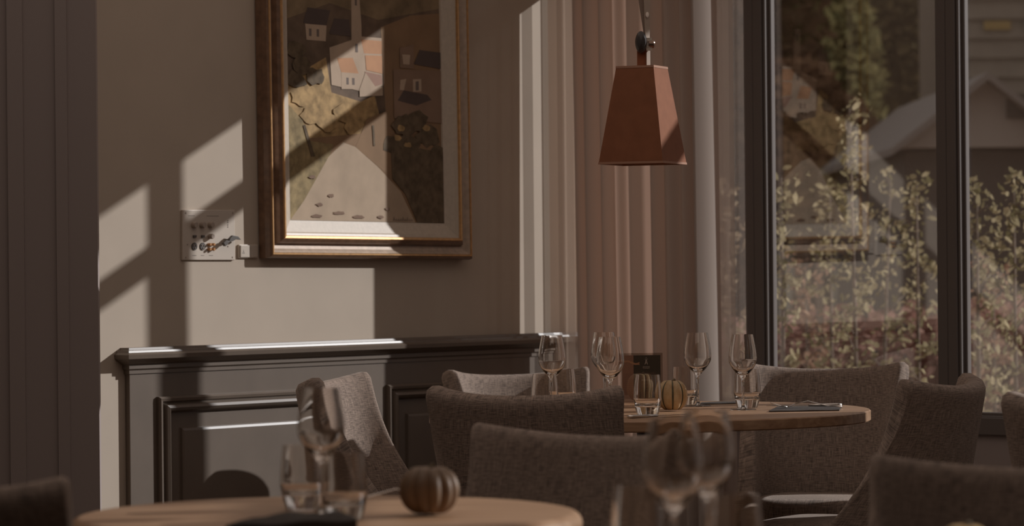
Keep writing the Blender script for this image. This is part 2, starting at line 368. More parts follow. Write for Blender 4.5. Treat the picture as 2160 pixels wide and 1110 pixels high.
# ------------------------------------------------------------------ wall control plate and switch
def plate():
    u0, z1 = wallhit(381, 443); u1, z0 = wallhit(492, 549)
    cu, cz = (u0 + u1) / 2, (z0 + z1) / 2
    root = thing('control_panel', 'white audio control plate with knobs and sockets on the beige wall', 'control panel', WP(cu, 0, cz))
    def fn(px, py, h):
        u, z = wallhit(px, py); return (u - cu, h, z - cz)
    def loc(px, py, h):
        u, z = wallhit(px, py); return UL * (u - cu) + N1 * h + ZU * (z - cz)
    white = plain('white_plate', (.60, .52, .44), .4); grey = plain('grey_knob', (.42, .34, .28), .4); dk = plain('dark_socket', (.09, .075, .065), .5); brass = plain('orange_jack', (.55, .28, .12), .35, .4)
    k = MB(); k.box(381, 492, 443, 549, 0, .008, lambda a, b, h: loc(a, b, h)); 
    k.build('plate', white, root, bevel=.002)
    basis = Matrix((UL, ZU, N1)).transposed()
    def disc(name, px, py, r, h, mat, parent=root, taper=.85, lab=None):
        k = MB(); c = loc(px, py, .008)
        A = []; rings = [(1, 0), (1, h * .7), (taper, h), (0.0, h)]
        k.lathe([(r * q, z) for q, z in rings], 20)
        k.v = [tuple(c + basis @ Vector(v)) for v in k.v]
        o = k.build(name, mat, parent, smooth=True, auto=40); 
        if lab: o['label'] = lab
        return o
    for x in (403.5, 421, 438.5): disc('knob', x, 475, .0095, .014, grey)
    disc('knob', 438, 499, .008, .016, grey)
    for x in (405.5, 423): 
        k = MB(); k.box(x - 3, x + 3, 496.5, 501.5, .008, .013, lambda a, b, h: loc(a, b, h)); k.build('button', dk, root)
    for x in (405.5, 423):
        o = disc('socket', x, 520, .0115, .003, dk, taper=.95)
        for dx, dy in ((-2.5, -2), (2.5, -2), (0, 3.5)): disc('socket_pin', x + dx, 520 + dy, .0018, .0055, grey, o)
    for x in (435, 443):
        for y in (516, 526): disc('jack', x, y, .0042, .012, brass)
    for x, y in ((388, 449.5), (487, 449.5), (388, 543.5), (486.5, 543), (391.5, 516), (477, 520)): disc('screw', x, y, .0026, .0012, grey)
    for y in (466, 470, 475, 479): disc('indicator', 476.5, y, .0016, .0012, dk)
    # a key shaped lever that stands out of the plate
    k = MB(); k.prism([(457, 513), (463, 507), (469, 509), (471, 503), (477, 497), (488, 499), (494, 506), (484, 505), (477, 509), (470, 511), (465, 517), (461, 520)], .020, .030, lambda a, b, h: loc(a, b, h))
    k.tube([loc(471, 507, .008), loc(471, 507, .022)], .004)
    k.build('lever', dk, root, bevel=.001)
    # lettering dashes under the sockets and along the top
    for x, y, w in ((402, 539.2, 9), (420, 539.2, 7), (437, 539.2, 8), (393, 455.4, 12), (432, 456, 24)):
        q = x; k = MB()
        while q < x + w:
            d = random.choice((1.2, 1.8)); k.box(q, q + d, y - .5, y + .5, .008, .0085, lambda a, b, h: loc(a, b, h)); q += d + .9
        k.build('lettering', dk, root)
    # the neighbouring switch plate
    u0, z1 = wallhit(501, 516); u1, z0 = wallhit(541, 545); cu2, cz2 = (u0 + u1) / 2, (z0 + z1) / 2
    r2 = thing('light_switch', 'small white switch plate beside the painting frame', 'switch', WP(cu2, 0, cz2))
    cu, cz = cu2, cz2
    def loc2(px, py, h):
        u, z = wallhit(px, py); return UL * (u - cu2) + N1 * h + ZU * (z - cz2)
    k = MB(); k.box(501, 541, 516, 545, 0, .007, loc2); k.build('plate', white, r2, bevel=.0015)
    k = MB(); k.box(503, 522, 518, 543, .007, .010, loc2); rk = k.build('rocker', white, r2, bevel=.001)
    k = MB(); k.box(524, 539, 518, 543, .007, .010, loc2); k.build('rocker', white, r2, bevel=.001)
    k = MB()
    for A, B in (((506.5, 535), (508.6, 530)), ((508.6, 530), (510.8, 535)), ((506.5, 535), (510.8, 535)), ((508.6, 530), (508.6, 527))):
        dx, dy = B[0] - A[0], B[1] - A[1]; l = math.hypot(dx, dy); nx, ny = -dy / l * .3, dx / l * .3
        k.poly([loc2(A[0] + nx, A[1] + ny, .0102), loc2(B[0] + nx, B[1] + ny, .0102), loc2(B[0] - nx, B[1] - ny, .0102), loc2(A[0] - nx, A[1] - ny, .0102)])
    k.build('symbol', dk, rk)
plate()

# ------------------------------------------------------------------ curtains
def curtain(name, label, path, mat, z0=.03, z1=2.86, flare=None):
    k = MB(); nz = 16; pts = path; uv = []
    base = Vector((pts[0].x, pts[0].y, 0)); L = 0
    rows = []
    for j in range(nz + 1):
        t = j / nz; z = z0 + (z1 - z0) * t; row = []
        for i, p in enumerate(pts):
            q = p + (flare(i / (len(pts) - 1), 1 - t) if flare else Vector())
            row.append(k.vert((q.x - base.x, q.y - base.y, z)))
        rows.append(row)
    for j in range(nz):
        for i in range(len(pts) - 1): k.face((rows[j][i], rows[j][i + 1], rows[j + 1][i + 1], rows[j + 1][i]))
    o = k.build(name, mat, smooth=True, loc=base)
    return tag(o, label, 'curtain')
VOILE = cloth_mat('blush_curtain_cloth', (.74, .65, .58), (.37, .23, .17), .46, .01)
VEIL = cloth_mat('veil_cloth', (.80, .69, .61), (.90, .72, .60), .5, .30)
SHEER = cloth_mat('pale_sheer_cloth', (.60, .50, .43), (.5, .38, .3), .35, .42)
pts = []
n = 130
for i in range(n + 1):
    t = i / n; s = .105 + .50 * t
    w = .20 + .026 * math.sin(2 * math.pi * (8.3 * t + .35 * math.sin(5 * t))) * (.7 + .3 * math.sin(11 * t)) + .007 * math.sin(61 * t + 2 * math.sin(9 * t)) + .012 * math.sin(17 * t)
    pts.append(GP(s, w, 0))
W_END = pts[-1]
for i in range(1, 15):                        # the leading edge turned back towards the glass
    t = i / 14; pts.append(GP(.612 + .034 * math.sin(t * 1.9), .240 - .115 * t, 0))
curtain('curtain', 'blush brown backlit curtain hanging in folds beside the window', pts, VOILE, flare=lambda t, d: N1 * (.018 * t * d) + N1 * (.028 * (1 - t) * d))
pts = []
def wave_path(SH, fn, per=9):
    out = []; n = len(SH) - 1
    for i in range(n * per + 1):
        x = i / per; q = min(int(x), n - 1); f = x - q; f = f * f * (3 - 2 * f)
        out.append(fn(SH[q][0] + (SH[q + 1][0] - SH[q][0]) * f, SH[q][1] + (SH[q + 1][1] - SH[q][1]) * f))
    return out
curtain('sheer_curtain', 'pale see-through curtain in the wall corner, the dado rail showing behind it',
        wave_path([(.02, .08), (.06, .092), (.10, .08), (.14, .076), (.17, .055), (.20, .030), (.222, .012)], lambda u, o: WP(u, o, 0)), VEIL)
curtain('sheer_curtain', 'narrow pale sheer curtain at the left hem of the blush curtain',
        wave_path([(.222, .050), (.205, .066), (.216, .082), (.203, .104)], lambda u, o: WP(u, o, 0)), SHEER)
curtain('sheer_curtain', 'thin sheer curtain between the blush curtain and the first window post, garden showing behind',
        wave_path([(.54, .068), (.56, .06), (.58, .07), (.60, .06), (.63, .07), (.65, .06), (.672, .064)], lambda a_, w: GP(a_, w, 0)), VEIL)

# ------------------------------------------------------------------ pendant lamp
def pendant():
    d = 8.8; c = at(1358, d)
    F = at(1397, d - .03, py=341); 
    zb, zt = 1.15 + (552.5 - 345) * d / FOC, 1.15 + (552.5 - 143) * d / FOC
    leather = plain('red_brown_leather', (.29, .112, .055), .65, spec=.2, noise=.08, nscale=30); inner = plain('orange_lining', (.42, .16, .09), .7); strapm = plain('tan_strap', (.50, .40, .32), .6); strapd = plain('brown_strap', (.30, .22, .17), .6)
    root = thing('pendant_lamp', 'red-brown leather pendant lamp hanging on a strap above the set round table', 'lamp', (c.x, d, zb))
    a = rad(-23.2); hb, ht = .183 / 2, .107 / 2
    def sq(h, z, k=1.0): return [Vector((k * h * (math.cos(a) * x - math.sin(a) * y), k * h * (math.sin(a) * x + math.cos(a) * y), z)) for x, y in ((-1, -1), (1, -1), (1, 1), (-1, 1))]
    H = zt - zb
    k = MB(); B = sq(hb, 0); T = sq(ht, H); Bi = sq(hb - .003, 0); Ti = sq(ht - .003, H - .003)
    ib = [k.vert(p) for p in B]; it = [k.vert(p) for p in T]; ibi = [k.vert(p) for p in Bi]; iti = [k.vert(p) for p in Ti]
    for j in range(4):
        j2 = (j + 1) % 4
        k.face((ib[j], ib[j2], it[j2], it[j]), 0); k.face((ibi[j], ibi[j2], iti[j2], iti[j]), 1); k.face((ib[j], ib[j2], ibi[j2], ibi[j]), 0)
    k.face(it, 0); k.face(iti, 1)
    sh = k.build('shade', [leather, inner], root)
    seam = plain('seam_thread', (.42, .22, .14), .7)
    for z, h in ((.0, hb), (H, ht)):
        k = MB(); q = sq(h + .0012, z - .003); q2 = sq(h + .0006, z + .003)
        for j in range(4): k.poly([q[j], q[(j + 1) % 4], q2[(j + 1) % 4], q2[j]])
        k.build('seam', seam, root)
    px = d / FOC
    X = lambda x: (x - 1358) * px; Z = lambda y: (552.5 - y) * px + 1.15 - zb
    k = MB(); k.box(X(1348), X(1367), -.004, .004, H - .002, Z(98)); k.build('lower_strap', leather, root, bevel=.001)
    k = MB(); k.box8([(X(1367.5), -.012, H - .002), (X(1376), -.002, H - .002), (X(1375), .001, H - .002), (X(1366.5), -.009, H - .002), (X(1367.5), -.012, Z(100)), (X(1376), -.002, Z(100)), (X(1375), .001, Z(100)), (X(1366.5), -.009, Z(100))]); k.build('pale_strap', strapm, root, bevel=.001)
    top = 2.9 - zb
    def xs(x0, y0, x1, y1, z): # extend a straight pixel line up to the ceiling
        t = (z - Z(y0)) / (Z(y1) - Z(y0)); return X(x0) + (X(x1) - X(x0)) * t
    k = MB(); zc = Z(84)
    k.box8([(X(1366), -.014, zc), (X(1375), -.002, zc), (X(1374), .001, zc), (X(1365), -.011, zc), (X(1364), -.016, Z(0)), (X(1377), .002, Z(0)), (X(1376), .005, Z(0)), (X(1363), -.013, Z(0))])
    k.box8([(X(1364), -.016, Z(0)), (X(1377), .002, Z(0)), (X(1376), .005, Z(0)), (X(1363), -.013, Z(0)), (X(1352), -.016, top), (X(1366), .002, top), (X(1365), .005, top), (X(1351), -.013, top)])
    k.build('hanging_strap', strapm, root)
    k = MB(); k.box8([(X(1364), -.002, zc), (X(1367), -.002, zc), (X(1367), .002, zc), (X(1364), .002, zc), (X(1352), -.002, Z(0)), (X(1364.5), -.002, Z(0)), (X(1364.5), .002, Z(0)), (X(1352), .002, Z(0))])
    k.box8([(X(1352), -.002, Z(0)), (X(1364.5), -.002, Z(0)), (X(1364.5), .002, Z(0)), (X(1352), .002, Z(0)), (X(1330), -.002, top), (X(1342), -.002, top), (X(1342), .002, top), (X(1330), .002, top)])
    k.build('hanging_strap', strapd, root)
    k = MB(); k.lathe([(0, 0), (.0045, 0), (.0045, .003), (0, .004)], 20); R = Matrix.Rotation(rad(75), 4, 'X') 
    k.v = [tuple(R @ Vector(v)) for v in k.v]; k.v = [(v[0] + X(1370), v[1] - .0105, v[2] * 1.7 + Z(33)) for v in k.v]; k.build('rivet', plain('pale_rivet', (.7, .6, .52), .35, .3), root, smooth=True, auto=40)
    k = MB(); k.lathe([(0, 0), (.012, 0), (.0155, .006), (.0155, .020), (.011, .028), (0, .03)], 20)
    R = Matrix.Rotation(rad(90), 4, 'X'); k.v = [tuple(R @ Vector(v)) for v in k.v]; k.v = [(v[0] + X(1356), v[1] - .003, v[2] * 1.9 + Z(90)) for v in k.v]
    k.build('clamp_knob', BLACKM, root, smooth=True, auto=40)
    # toothed clamp plate with its thumb screw
    k = MB()
    for y0, y1, sgn in ((81, 89, 1), (99, 108, -1)):
        zl, zh = Z(y1), Z(y0); k.box(X(1367), X(1379), -.020, -.008, zl, zh)
        for q in range(4): k.box(X(1368 + q * 2.8), X(1369.4 + q * 2.8), -.0215, -.008, (zl if sgn > 0 else zh - .003), (zl + .003 if sgn > 0 else zh))
    k.box(X(1367), X(1372), -.018, -.008, Z(99), Z(89)); k.build('clamp_plate', plain('clamp_metal', (.62, .54, .46), .4, .2), root)
    k = MB(); k.lathe([(0, 0), (.009, 0), (.011, .004), (.011, .014), (.008, .017), (0, .017)], 18); R = Matrix.Rotation(rad(90), 4, 'Y')
    k.v = [tuple(R @ Vector(v)) for v in k.v]; k.v = [(v[0] + X(1372), v[1] - .014, v[2] + Z(94)) for v in k.v]; k.build('thumb_screw', plain('screw_metal', (.25, .17, .13), .25, .7), root, smooth=True, auto=40)
    k = MB(); k.lathe([(0, top), (.05, top), (.05, top - .03), (.04, top - .035), (0, top - .035)], 28); k.build('ceiling_rose', strapd, root, smooth=True, auto=40)
pendant()

# ------------------------------------------------------------------ tables
def table(name, label, c, r, thick, bull, grp=None):
    root = thing('round_table', label, 'table', (c[0], c[1], 0), 0)
    k = MB(); z = .75
    if bull: prof = [(0, z - thick), (r - thick * .5, z - thick)] + [(r - thick / 2 + thick / 2 * math.sin(t), z - thick / 2 - thick / 2 * math.cos(t)) for t in [math.pi * q / 8 for q in range(1, 8)]] + [(r - thick * .5, z), (0, z)]
    else: prof = [(0, z - thick), (r - .003, z - thick), (r, z - thick + .003), (r, z - .003), (r - .003, z), (0, z)]
    k.lathe(prof, 128); k.build('tabletop', OAK, root, smooth=True, auto=35)
    k = MB(); k.lathe([(.034, .02), (.034, z - thick)], 24); k.build('column', BLACKM, root, smooth=True)
    k = MB(); k.lathe([(0, .0), (.24, 0), (.24, .012), (.05, .03), (0, .03)], 40); k.build('base', BLACKM, root, smooth=True, auto=35)
    return root
FT = Vector((.365, 8.79, 0)); NT = Vector((-.302, 5.27, 0)); RT = Vector((.225, 4.2, 0))
table('t', 'round oak table set with five wine glasses below the pendant lamp', FT, .592, .029, False)
table('t', 'oak table with a rounded edge holding one wine glass and a ribbed pumpkin', NT, .412, .038, True)
table('t', 'round oak table below the picture edge carrying two blurred wine glasses and two tumblers', RT, .43, .038, True)

# ------------------------------------------------------------------ chairs
def catmull(P, t):
    n = len(P) - 1; x = t * n; i = min(int(x), n - 1); f = x - i
    p0 = P[max(i - 1, 0)] if i > 0 else (-P[1][0], P[1][1]); p1 = P[i]; p2 = P[i + 1]; p3 = P[min(i + 2, n)] if i + 2 <= n else (2 * P[n][0] - P[n - 1][0], 2 * P[n][1] - P[n - 1][1])
    def c(a, b, c_, d): return .5 * (2 * b + (c_ - a) * f + (2 * a - 5 * b + 4 * c_ - d) * f * f + (3 * b - a - 3 * c_ + d) * f ** 3)
    return c(p0[0], p1[0], p2[0], p3[0]), c(p0[1], p1[1], p2[1], p3[1])
TOPP = [(0, 0), (.063, .005), (.122, .018), (.180, .041), (.232, .078)]
BOTP = [(0, .10), (.095, .107), (.148, .145), (.170, .24), (.172, .40)]
def chair_proto(label):
    root = thing('dining_chair', label, 'chair', (0, 0, 0), 0)
    k = MB(); nt_, nh = 40, 14; ids = {}; k.uv = []
    for j in range(nh + 1):
        h = j / nh                                   # 0 at top
        g = 1 - (1 - h) ** 1.7
        for i in range(nt_ + 1):
            t = 2 * i / nt_ - 1; a = abs(t); sg = 1 if t >= 0 else -1
            x0, y0 = catmull(TOPP, a); x1, y1 = catmull(BOTP, a)
            x = x0 + (x1 - x0) * g; y = y0 + .10 * h + (y1 - y0 - .10) * h ** 2.0
            zt = .834 + .030 * a ** 2.6; 
            if a > .93: zt -= .016 * ((a - .93) / .07) ** 2
            z = zt + (.345 - zt) * h
            ids[i, j] = k.vert((sg * x, y, z)); k.uv.append((t * .45, z))
    for j in range(nh):
        for i in range(nt_): k.face((ids[i, j], ids[i, j + 1], ids[i + 1, j + 1], ids[i + 1, j]))
    o = k.build('backrest', FAB, root, smooth=True)
    # thicken inwards
    md = o.modifiers.new('thickness', 'SOLIDIFY'); md.thickness = .056; md.offset = -1
    md2 = o.modifiers.new('soft', 'SUBSURF'); md2.levels = 1; md2.render_levels = 1
    k = MB(); k.uv = []
    prof = [(.0, .36), (.92, .36), (1.0, .385), (1.0, .445), (.94, .468), (.7, .476), (0, .478)]
    outline = []
    for q in range(48):
        an = 2 * math.pi * q / 48; c, s_ = math.cos(an), math.sin(an)
        e = 2 / 4.5; outline.append((.172 * math.copysign(abs(c) ** e, c), .335 + .205 * math.copysign(abs(s_) ** e, s_)))
    rings = []
    for f, z in prof:
        if f == 0: rings.append([k.vert((0, .335, z))]); k.uv.append((0, .3)); continue
        rg = []
        for x, y in outline: rg.append(k.vert((x * f, .335 + (y - .335) * f, z))); k.uv.append((x * f, y + z))
        rings.append(rg)
    for A, B in zip(rings, rings[1:]):
        for q in range(48):
            q2 = (q + 1) % 48
            if len(A) == 1: k.face((A[0], B[q2], B[q]))
            elif len(B) == 1: k.face((A[q], A[q2], B[0]))
            else: k.face((A[q], A[q2], B[q2], B[q]))
    k.build('seat', FAB, root, smooth=True, auto=60)
    for sx, sy in ((-1, 0), (1, 0), (-1, 1), (1, 1)):
        k = MB(); y = .19 if sy == 0 else .46
        k.tube([(sx * .12, y, .36), (sx * .165, y + (-.05 if sy == 0 else .04), 0)], [.018, .011], 12); k.build('leg', OAKDARK, root, smooth=True, auto=50)
    return root
def yaw(fx, fy): return math.atan2(-fx, fy)          # chair front is +y
first = chair_proto('grey-brown tub chair with its back to the viewer, drawn up to the set round table')
p = at(1097, 7.98); first.location = (p.x, 7.98, 0); first.rotation_euler = (0, 0, yaw(.22, .97)); first['group'] = 'tub chairs around the set round table'
G1 = 'tub chairs around the set round table'
dup(first, (-.004, 10.17, 0), yaw(.40, -.92), 'tub chair behind the set table with the sunlit inner back nearest the corner curtain', G1, (1, 1, .97))
dup(first, (-.525, 8.95, 0), yaw(.972, -.235), 'tub chair with a sunlit back standing against the dark wall panelling', G1)
dup(first, (.925, 9.68, 0), yaw(-.2, -.98), 'shaded tub chair behind the black napkin, its back to the middle window', G1)
dup(first, (1.135, 8.38, 0), yaw(-.885, .465), 'tub chair turned sideways at the window end of the set table', G1)
G2 = 'dark tub chairs nearest the viewer'
dup(first, (.145, 6.07, 0), yaw(-.62, -.78), 'dark tub chair between the two oak tables, behind the blurred wine glasses', G2)
dup(first, (.79, 5.0, 0), yaw(-.45, -.9), 'dark blurred tub chair in front of the sideways chair, above the small gourd', G2)
dup(first, (1.315, 7.25, 0), yaw(.4, .92), 'tub chair cut by the picture edge below the last window, its rim sunlit', G2)
dup(first, (-.874, 4.77, 0), yaw(.5, .86), 'dark blurred tub chair in front of the dark wall beside the pumpkin table', G2)

# ------------------------------------------------------------------ glassware
def lathe_obj(prof, name, mat, parent, n=48, rfn=None):
    k = MB(); k.lathe(prof, n, rfn=rfn); return k.build(name, mat, parent, smooth=True, auto=50)
def smooth_prof(P, k=4):
    out = []
    for i in range(len(P) - 1):
        p0 = P[max(i - 1, 0)]; p1 = P[i]; p2 = P[i + 1]; p3 = P[min(i + 2, len(P) - 1)]
        for q in range(k):
            f = q / k
            out.append(tuple(max(0, .5 * (2 * p1[c] + (p2[c] - p0[c]) * f + (2 * p0[c] - 5 * p1[c] + 4 * p2[c] - p3[c]) * f * f + (3 * p1[c] - p0[c] - 3 * p2[c] + p3[c]) * f ** 3)) for c in (0, 1)))
    out.append(P[-1]); return out
def wine_proto(label):
    root = thing('wine_glass', label, 'wine glass')
    bowl_o = smooth_prof([(.0045, .084), (.012, .092), (.026, .108), (.0355, .124), (.0378, .138), (.0362, .158), (.0322, .182), (.0282, .2025)], 4)
    bowl_i = smooth_prof([(.0272, .2025), (.0312, .182), (.0352, .158), (.0367, .138), (.0343, .1255), (.024, .110), (.009, .0985), (0, .097)], 4)
    lathe_obj([(0, .078), (.0042, .078)] + bowl_o + bowl_i, 'bowl', GLASS, root)
    lathe_obj(smooth_prof([(0, .0035), (.0075, .0045), (.0042, .012), (.0032, .03), (.0032, .06), (.0040, .078), (0, .0779)], 4), 'stem', GLASS, root, 24)
    lathe_obj([(0, 0), (.0352, 0), (.0358, .0012), (.034, .0022), (.018, .0030), (.0076, .0042), (0, .0035)], 'foot', GLASS, root)
    return root
def tumbler_proto(label):
    root = thing('tumbler', label, 'tumbler')
    outer = smooth_prof([(.0265, 0), (.0285, .003), (.0325, .018), (.0358, .036), (.0362, .052), (.0345, .078), (.0312, .1055)], 5)
    inner = smooth_prof([(.0302, .1055), (.0333, .078), (.0348, .052), (.0342, .038), (.028, .0265), (.012, .0235), (0, .0235)], 5)
    def flute(a, z): return 1.0 if z > .034 else 1 - .035 * (1 - z / .034) * (1 - abs(math.cos(7 * a)))
    k = MB(); k.lathe([(0, .0012), (.02, .0)] + outer, 84, rfn=flute); n0 = len(k.v)
    k2 = MB(); k2.lathe(inner, 84)
    off = len(k.v); k.v += k2.v; k.f += [tuple(i + off for i in f) for f in k2.f]; k.m += k2.m
    top_o = [n0 - 84 + q for q in range(84)]; top_i = [off + q for q in range(84)]
    for q in range(84): k.face((top_o[q], top_o[(q + 1) % 84], top_i[(q + 1) % 84], top_i[q]))
    k.build('vessel', GLASS, root, smooth=True, auto=50)
    return root
TZ = .7502
wines = [
 (1165, 8.86, 'wine glass in front of the corner curtain above two tumblers'),
 (1275, 9.22, 'wine glass half hidden behind another wine glass next to the menu card'),
 (1287, 8.62, 'wine glass standing before another wine glass, left of the menu card'),
 (1472, 9.03, 'wine glass in front of the bright curtain edge, beside the striped pumpkin'),
 (1567, 8.77, 'wine glass standing before a tumbler, against the dark window post'),
 (676, 5.23, 'blurred wine glass in front of two tumblers beside the ribbed pumpkin'),
 (1419, 4.10, 'blurred close wine glass, leftmost of the two below the set table'),
 (1489, 4.33, 'blurred close wine glass, rightmost of the two below the set table')]
w0 = None
for i, (px_, d, lab) in enumerate(wines):
    q = at(px_, d, TZ, 800); g = 'wine glasses on the set table' if i < 5 else 'blurred wine glasses on the near tables'
    if w0 is None: w0 = wine_proto(lab); w0.location = q; w0['group'] = g
    else: dup(w0, q, 0, lab, g)
tumblers = [
 (1149, 8.66, 'tumbler below the corner wine glass, the nearer of a pair behind the chair rim'),
 (1188, 9.04, 'tumbler below the corner wine glass, the farther of a pair behind the chair rim'),
 (1366, 8.52, 'tumbler in front of the menu card and the striped pumpkin'),
 (1444, 9.13, 'tumbler partly hidden behind the striped pumpkin'),
 (1576, 8.89, 'tumbler behind the wine glass nearest the black napkin with the fork'),
 (636, 5.36, 'blurred tumbler against the lit panelling, on the table with the ribbed pumpkin'),
 (724, 5.12, 'blurred tumbler between the wine glass and the ribbed pumpkin'),
 (1344, 4.28, 'blurred close tumbler below the dark chair back, left of two wine glasses'),
 (1548, 4.10, 'blurred close tumbler right of the two close wine glasses')]
t0 = None
for i, (px_, d, lab) in enumerate(tumblers):
    q = at(px_, d, TZ, 830); g = 'tumblers on the set table' if i < 5 else 'blurred tumblers on the near tables'
    if t0 is None: t0 = tumbler_proto(lab); t0.location = q; t0['group'] = g
    else: dup(t0, q, random.uniform(0, 1), lab, g)

# ------------------------------------------------------------------ pumpkins
def pumpkin(label, loc, r, hgt, ribs, c1, c2, stripe=None):
    root = thing('pumpkin', label, 'pumpkin', loc)
    m_, nt, p = new_mat('pumpkin_skin'); N = nt.nodes.new; L = nt.links.new
    tc = N('ShaderNodeTexCoord'); n_ = N('ShaderNodeTexNoise'); n_.inputs['Scale'].default_value = 40; n_.inputs['Detail'].default_value = 4
    L(tc.outputs['Object'], n_.inputs['Vector']); rp = N('ShaderNodeValToRGB'); rp.color_ramp.elements[0].color = rgb(c1); rp.color_ramp.elements[1].color = rgb(c2); rp.color_ramp.elements[0].position = .35; rp.color_ramp.elements[1].position = .65
    L(n_.outputs['Fac'], rp.inputs['Fac']); L(rp.outputs['Color'], p.inputs['Base Color']); p.inputs['Roughness'].default_value = .5
    mats = [m_, plain('pumpkin_stripe', stripe or c1, .55, noise=.3, nscale=60)]
    k = MB(); n = ribs * 12; rings = []; nz = 22
    for j in range(nz + 1):
        ph = -math.pi / 2 + math.pi * j / nz; ring = []
        for q in range(n):
            a = 2 * math.pi * q / n; rib = abs(math.sin(a * ribs / 2))
            rr = r * (math.cos(ph) ** .8 if abs(math.cos(ph)) > 1e-6 else 0) * (.82 + .18 * rib ** .7)
            z = hgt / 2 * (1 + math.sin(ph)) - .16 * hgt * max(0, 1 - rr / (r * .45)) * (1 if ph > 0 else -1) * .8
            ring.append(k.vert((rr * math.cos(a), rr * math.sin(a), max(0, z) if ph < 0 else z)))
        rings.append(ring)
    for A, B in zip(rings, rings[1:]):
        for q in range(n):
            st = 1 if (stripe and abs(math.sin((q + .5) / n * 2 * math.pi * ribs / 2)) < .22) else 0
            k.face((A[q], A[(q + 1) % n], B[(q + 1) % n], B[q]), st)
    k.build('body', mats, root, smooth=True)
    k = MB(); k.tube([(0, 0, hgt * .6), (.001, 0, hgt * .86), (.003, .001, hgt * .96), (.008, .002, hgt * 1.0)], [.008, .0045, .0035, .004], 8); k.build('stem', plain('pumpkin_stem', (.2, .15, .09), .8), root, smooth=True)
pumpkin('small striped yellow and green pumpkin beside the menu card', at(1418, 8.74, TZ, 860), .043, .085, 8, (.48, .30, .14), (.64, .47, .27), (.10, .085, .045))
pumpkin('blurred ribbed brown-orange pumpkin beside the two tumblers', at(906, 5.2, TZ, 1080), .049, .080, 12, (.20, .125, .075), (.27, .17, .10))
pumpkin('small golden gourd at the lower picture edge in front of a dark chair', at(2035, 4.22, TZ, 1110), .036, .058, 9, (.5, .28, .1), (.6, .42, .2))

